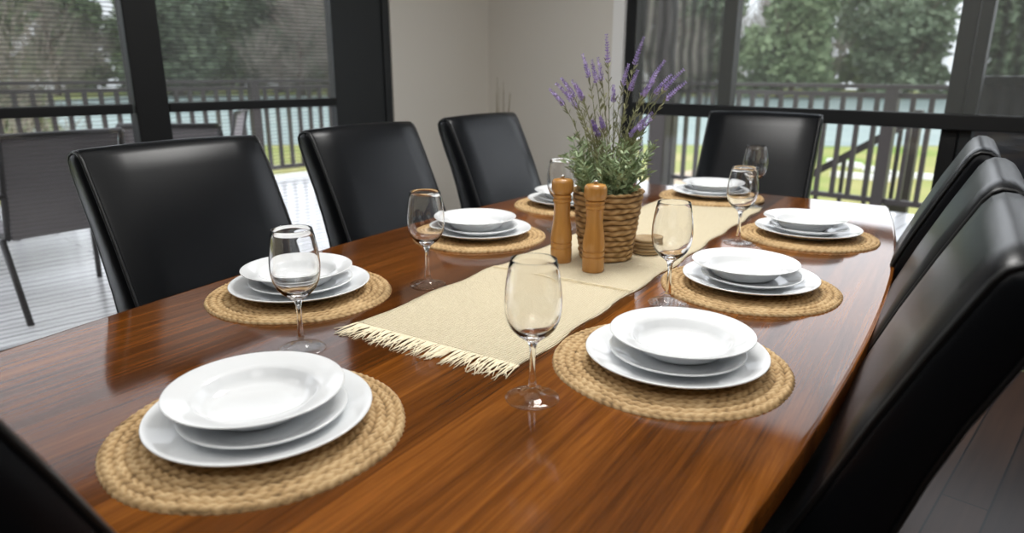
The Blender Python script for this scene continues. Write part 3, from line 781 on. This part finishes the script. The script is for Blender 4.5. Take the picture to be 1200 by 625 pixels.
# lake polygon beyond the shore line
def shore(s): return Vector((-12, 37, 0)) + Vector((-.725, -.689, 0))*s
nrm_ = Vector((-.689, .725, 0))
pts = [shore(-70), shore(-30)+nrm_*1.5, shore(0), shore(15)+nrm_*1.2, shore(30), shore(60)-nrm_*2, shore(75), shore(75)+nrm_*75, shore(-70)+nrm_*75]
struct(MB().add([(p.x, p.y, GZ) for p in pts], [tuple(range(len(pts)))[::-1]]).build('lake_water', M['lake'], smooth=False))
def tree_mesh(kind, seed):
    r = random.Random(seed); H = 10
    tr = MB(); tr.tube([(0, 0, -.4), (.1, .05, 2.5), (-.1, .1, 6), (.05, 0, 9)], [.28, .22, .14, .05], 7)
    for k in range(6):
        a = r.uniform(0, 2*PI); z = r.uniform(2.5, 7); tr.tube([(0, 0, z), (math.cos(a)*1.5, math.sin(a)*1.5, z+1.2), (math.cos(a)*2.6, math.sin(a)*2.6, z+2.6)], [.1, .06, .03], 5)
    cr = MB()
    blobs = []
    for q in range(40):
        rad = 3.0*r.random()**.45; t = r.uniform(0, 2*PI); z = .9 + 8.2*(q+.5)/40
        k = 1.0 if z < 6 else 1.0-.07*(z-6)
        blobs.append((rad*k*math.cos(t), rad*k*math.sin(t), z, r.uniform(1.0, 1.5)))
    n = 6000 if kind != 'twig' else 4200
    for k in range(n):
        bx, by, bz, br = blobs[k % 40]
        v = Vector((r.gauss(0, 1), r.gauss(0, 1), r.gauss(0, 1))).normalized()*br*r.uniform(.55, 1.05)
        p = Vector((bx, by, bz)) + v
        if kind == 'twig':
            d = Vector((v.x*.5+r.gauss(0, .3), v.y*.5+r.gauss(0, .3), 1.0)).normalized(); s = d.cross(Vector((r.gauss(0, 1), r.gauss(0, 1), .1))).normalized(); L_ = r.uniform(.5, 1.2); w = .035
            cr.add([p, p+s*w, p+d*L_+s*w*.4, p+d*L_], [(0, 1, 2, 3)])
        else:
            d = Vector((r.gauss(0, 1), r.gauss(0, 1), r.gauss(0, 1))).normalized(); s = d.cross(Vector((r.gauss(0, 1), r.gauss(0, 1), r.gauss(0, 1)))).normalized(); L_ = r.uniform(.4, .8)
            cr.add([p-d*L_*.5, p+s*L_*.35, p+d*L_*.5, p-s*L_*.35], [(0, 1, 2, 3)])
    return tr, cr
protos = []
for kind, mat, seed, nm in (('leaf', M['tree1'], 1, 'evergreen_tree'), ('leaf', M['tree2'], 2, 'evergreen_tree'), ('twig', M['twig'], 3, 'bare_tree')):
    tr, cr = tree_mesh(kind, seed); o = empty(nm, (0, 0, 0)); tr.build('trunk', M['bark'], o); cr.build('crown', mat, o, smooth=False); protos.append(o)
used = [False]*3
labs = ['dark green tree on the far bank of the lake', 'olive green tree on the far bank of the lake', 'leafless grey-brown tree on the far bank of the lake']
def tree(k, x, y, s, sz, rz, lab):
    o = protos[k] if not used[k] else copy_tree(protos[k]); used[k] = True
    o.location = (x, y, GZ); o.scale = (s, s, sz); o.rotation_euler = (0, 0, rz); tag(o, lab, 'tree', lab.split(' on ')[0].split(' close')[0].split(' beside')[0] + 's')
tr_ = random.Random(11)
for row, dist in enumerate((72, 91, 110, 129, 148)):
    for k in range(9):
        s = -62 + 18.4*(k + (.0, .5, .25, .75, .1)[row]) + tr_.uniform(-.3, .3)
        p = shore(s) + nrm_*(dist+tr_.uniform(-.3, .3))
        kind = 2 if (tr_.random() < (.45 if s < -10 else .1)) else (0 if tr_.random() < .5 else 1)
        sc = tr_.uniform(2.02, 2.1)
        tree(kind, p.x, p.y, sc, 1.9*(.85+.13*row)*tr_.uniform(.93, 1.08), tr_.uniform(0, 6), labs[kind])
for (x, y, s, k, lab) in ((-24, -3.5, 1.0, 0, 'dark green tree close by on the lawn left of the deck, biggest in left window'), (-21, 1.5, .8, 2, 'leafless tree close by on the lawn beyond the left railing'),
                     (-32, 3.0, 1.1, 1, 'olive green tree close by on the lawn, behind left window post')):
    tree(k, x, y, s, s, 1.0, lab)
struct(MB().bb((-12.5, 12, GZ-.04), (-8.6, 27, GZ+.01)).build('garden_path', M['path'], smooth=False))
# pale kerb stones edging the garden bed below
for i, (x, y, r, L_) in enumerate(((-8.6, 29.5, -.5, 1.8), (-6.9, 28.1, -.7, 1.6), (-5.2, 27.6, .1, 2.0), (-3.6, 31.5, -.6, 1.8), (-6.8, 26.0, .1, 2.2))):
    lab = ['outermost left pale kerb stone on the lawn below the deck', 'second pale kerb stone from the left on the lawn', 'middle pale kerb stone on the lawn beyond railing', 'rightmost pale kerb stone on the lawn below', 'nearest pale kerb stone on lawn below the deck'][i]
    o = MB().bb((-L_/2, -.12, 0), (L_/2, .12, .22)).build('kerb_stone', M['white'], smooth=False, bevel=.03); o.location = (x, y, GZ-.02); o.rotation_euler = (0, 0, r)
    tag(o, lab, 'kerb stone', 'pale kerb stones on the lawn')

# ------------------------------------------------------------------ light
wd = bpy.data.worlds.new('overcast_sky'); S.world = wd; wd.use_nodes = True
N = wd.node_tree.nodes; L = wd.node_tree.links; N.clear()
wo = N.new('ShaderNodeOutputWorld'); bg = N.new('ShaderNodeBackground'); L.new(bg.outputs[0], wo.inputs[0])
tc = N.new('ShaderNodeTexCoord'); sx = N.new('ShaderNodeSeparateXYZ'); L.new(tc.outputs['Generated'], sx.inputs[0])
rp = N.new('ShaderNodeValToRGB'); L.new(sx.outputs[2], rp.inputs[0])
e = rp.color_ramp.elements
e[0].position = 0; e[0].color = (.62, .66, .70, 1)
e[1].position = .75; e[1].color = (.66, .70, .77, 1)
x = e.new(.10); x.color = (.80, .84, .90, 1)
x = e.new(.20); x.color = (1.6, 1.62, 1.72, 1)
x = e.new(.36); x.color = (1.5, 1.54, 1.66, 1)
x = e.new(.55); x.color = (.80, .84, .92, 1)
L.new(rp.outputs[0], bg.inputs[0]); bg.inputs[1].default_value = 2.6
def area(name, loc, size, power, col, rot=(0, 0, 0)):
    l = bpy.data.lights.new(name, 'AREA'); l.shape = 'DISK'; l.size = size; l.energy = power; l.color = col
    o = bpy.data.objects.new(name, l); COL.objects.link(o); o.location = loc; o.rotation_euler = rot; return o
area('ceiling_key_fill', (-.15, .35, CEIL-.03), .75, 33, (1.0, .985, .955))
area('ceiling_key_fill', (.7, -1.0, CEIL-.02), 3.3, 30, (1.0, .985, .955))  # added broad soft fill under the ceiling, not a real fixture
area('ceiling_key_fill', (1.7, -1.9, CEIL-.03), 1.2, 10, (1.0, .985, .955))  # added fill behind the camera, no fixture known there
area('ceiling_key_fill', (-1.2, -2.3, CEIL-.03), 1.2, 7, (1.0, .985, .955))  # extra fill added at the near left, stands for no known lamp

# ------------------------------------------------------------------ camera
cd = bpy.data.cameras.new('camera'); cam = bpy.data.objects.new('camera', cd); COL.objects.link(cam)
cd.sensor_fit = 'HORIZONTAL'; cd.sensor_width = 36; cd.lens = 803.4/1200*36; cd.clip_start = .02; cd.clip_end = 500
pitch, roll, yaw = .27787, .003, math.radians(43)
R = Matrix.Rotation(yaw, 4, 'Z') @ Matrix.Rotation(PI/2-pitch, 4, 'X') @ Matrix.Rotation(roll, 4, 'Z')
cam.matrix_world = Matrix.Translation((.99654, -1.37294, 1.20736)) @ R
cd.dof.use_dof = True; cd.dof.focus_distance = 1.3; cd.dof.aperture_fstop = 3.2
S.camera = cam
S.view_settings.view_transform = 'Standard'; S.view_settings.look = 'None'; S.view_settings.exposure = 0; S.view_settings.gamma = 1
S.cycles.max_bounces = 14; S.cycles.transmission_bounces = 12; S.cycles.transparent_max_bounces = 24; S.cycles.diffuse_bounces = 5
S.cycles.sample_clamp_indirect = 6
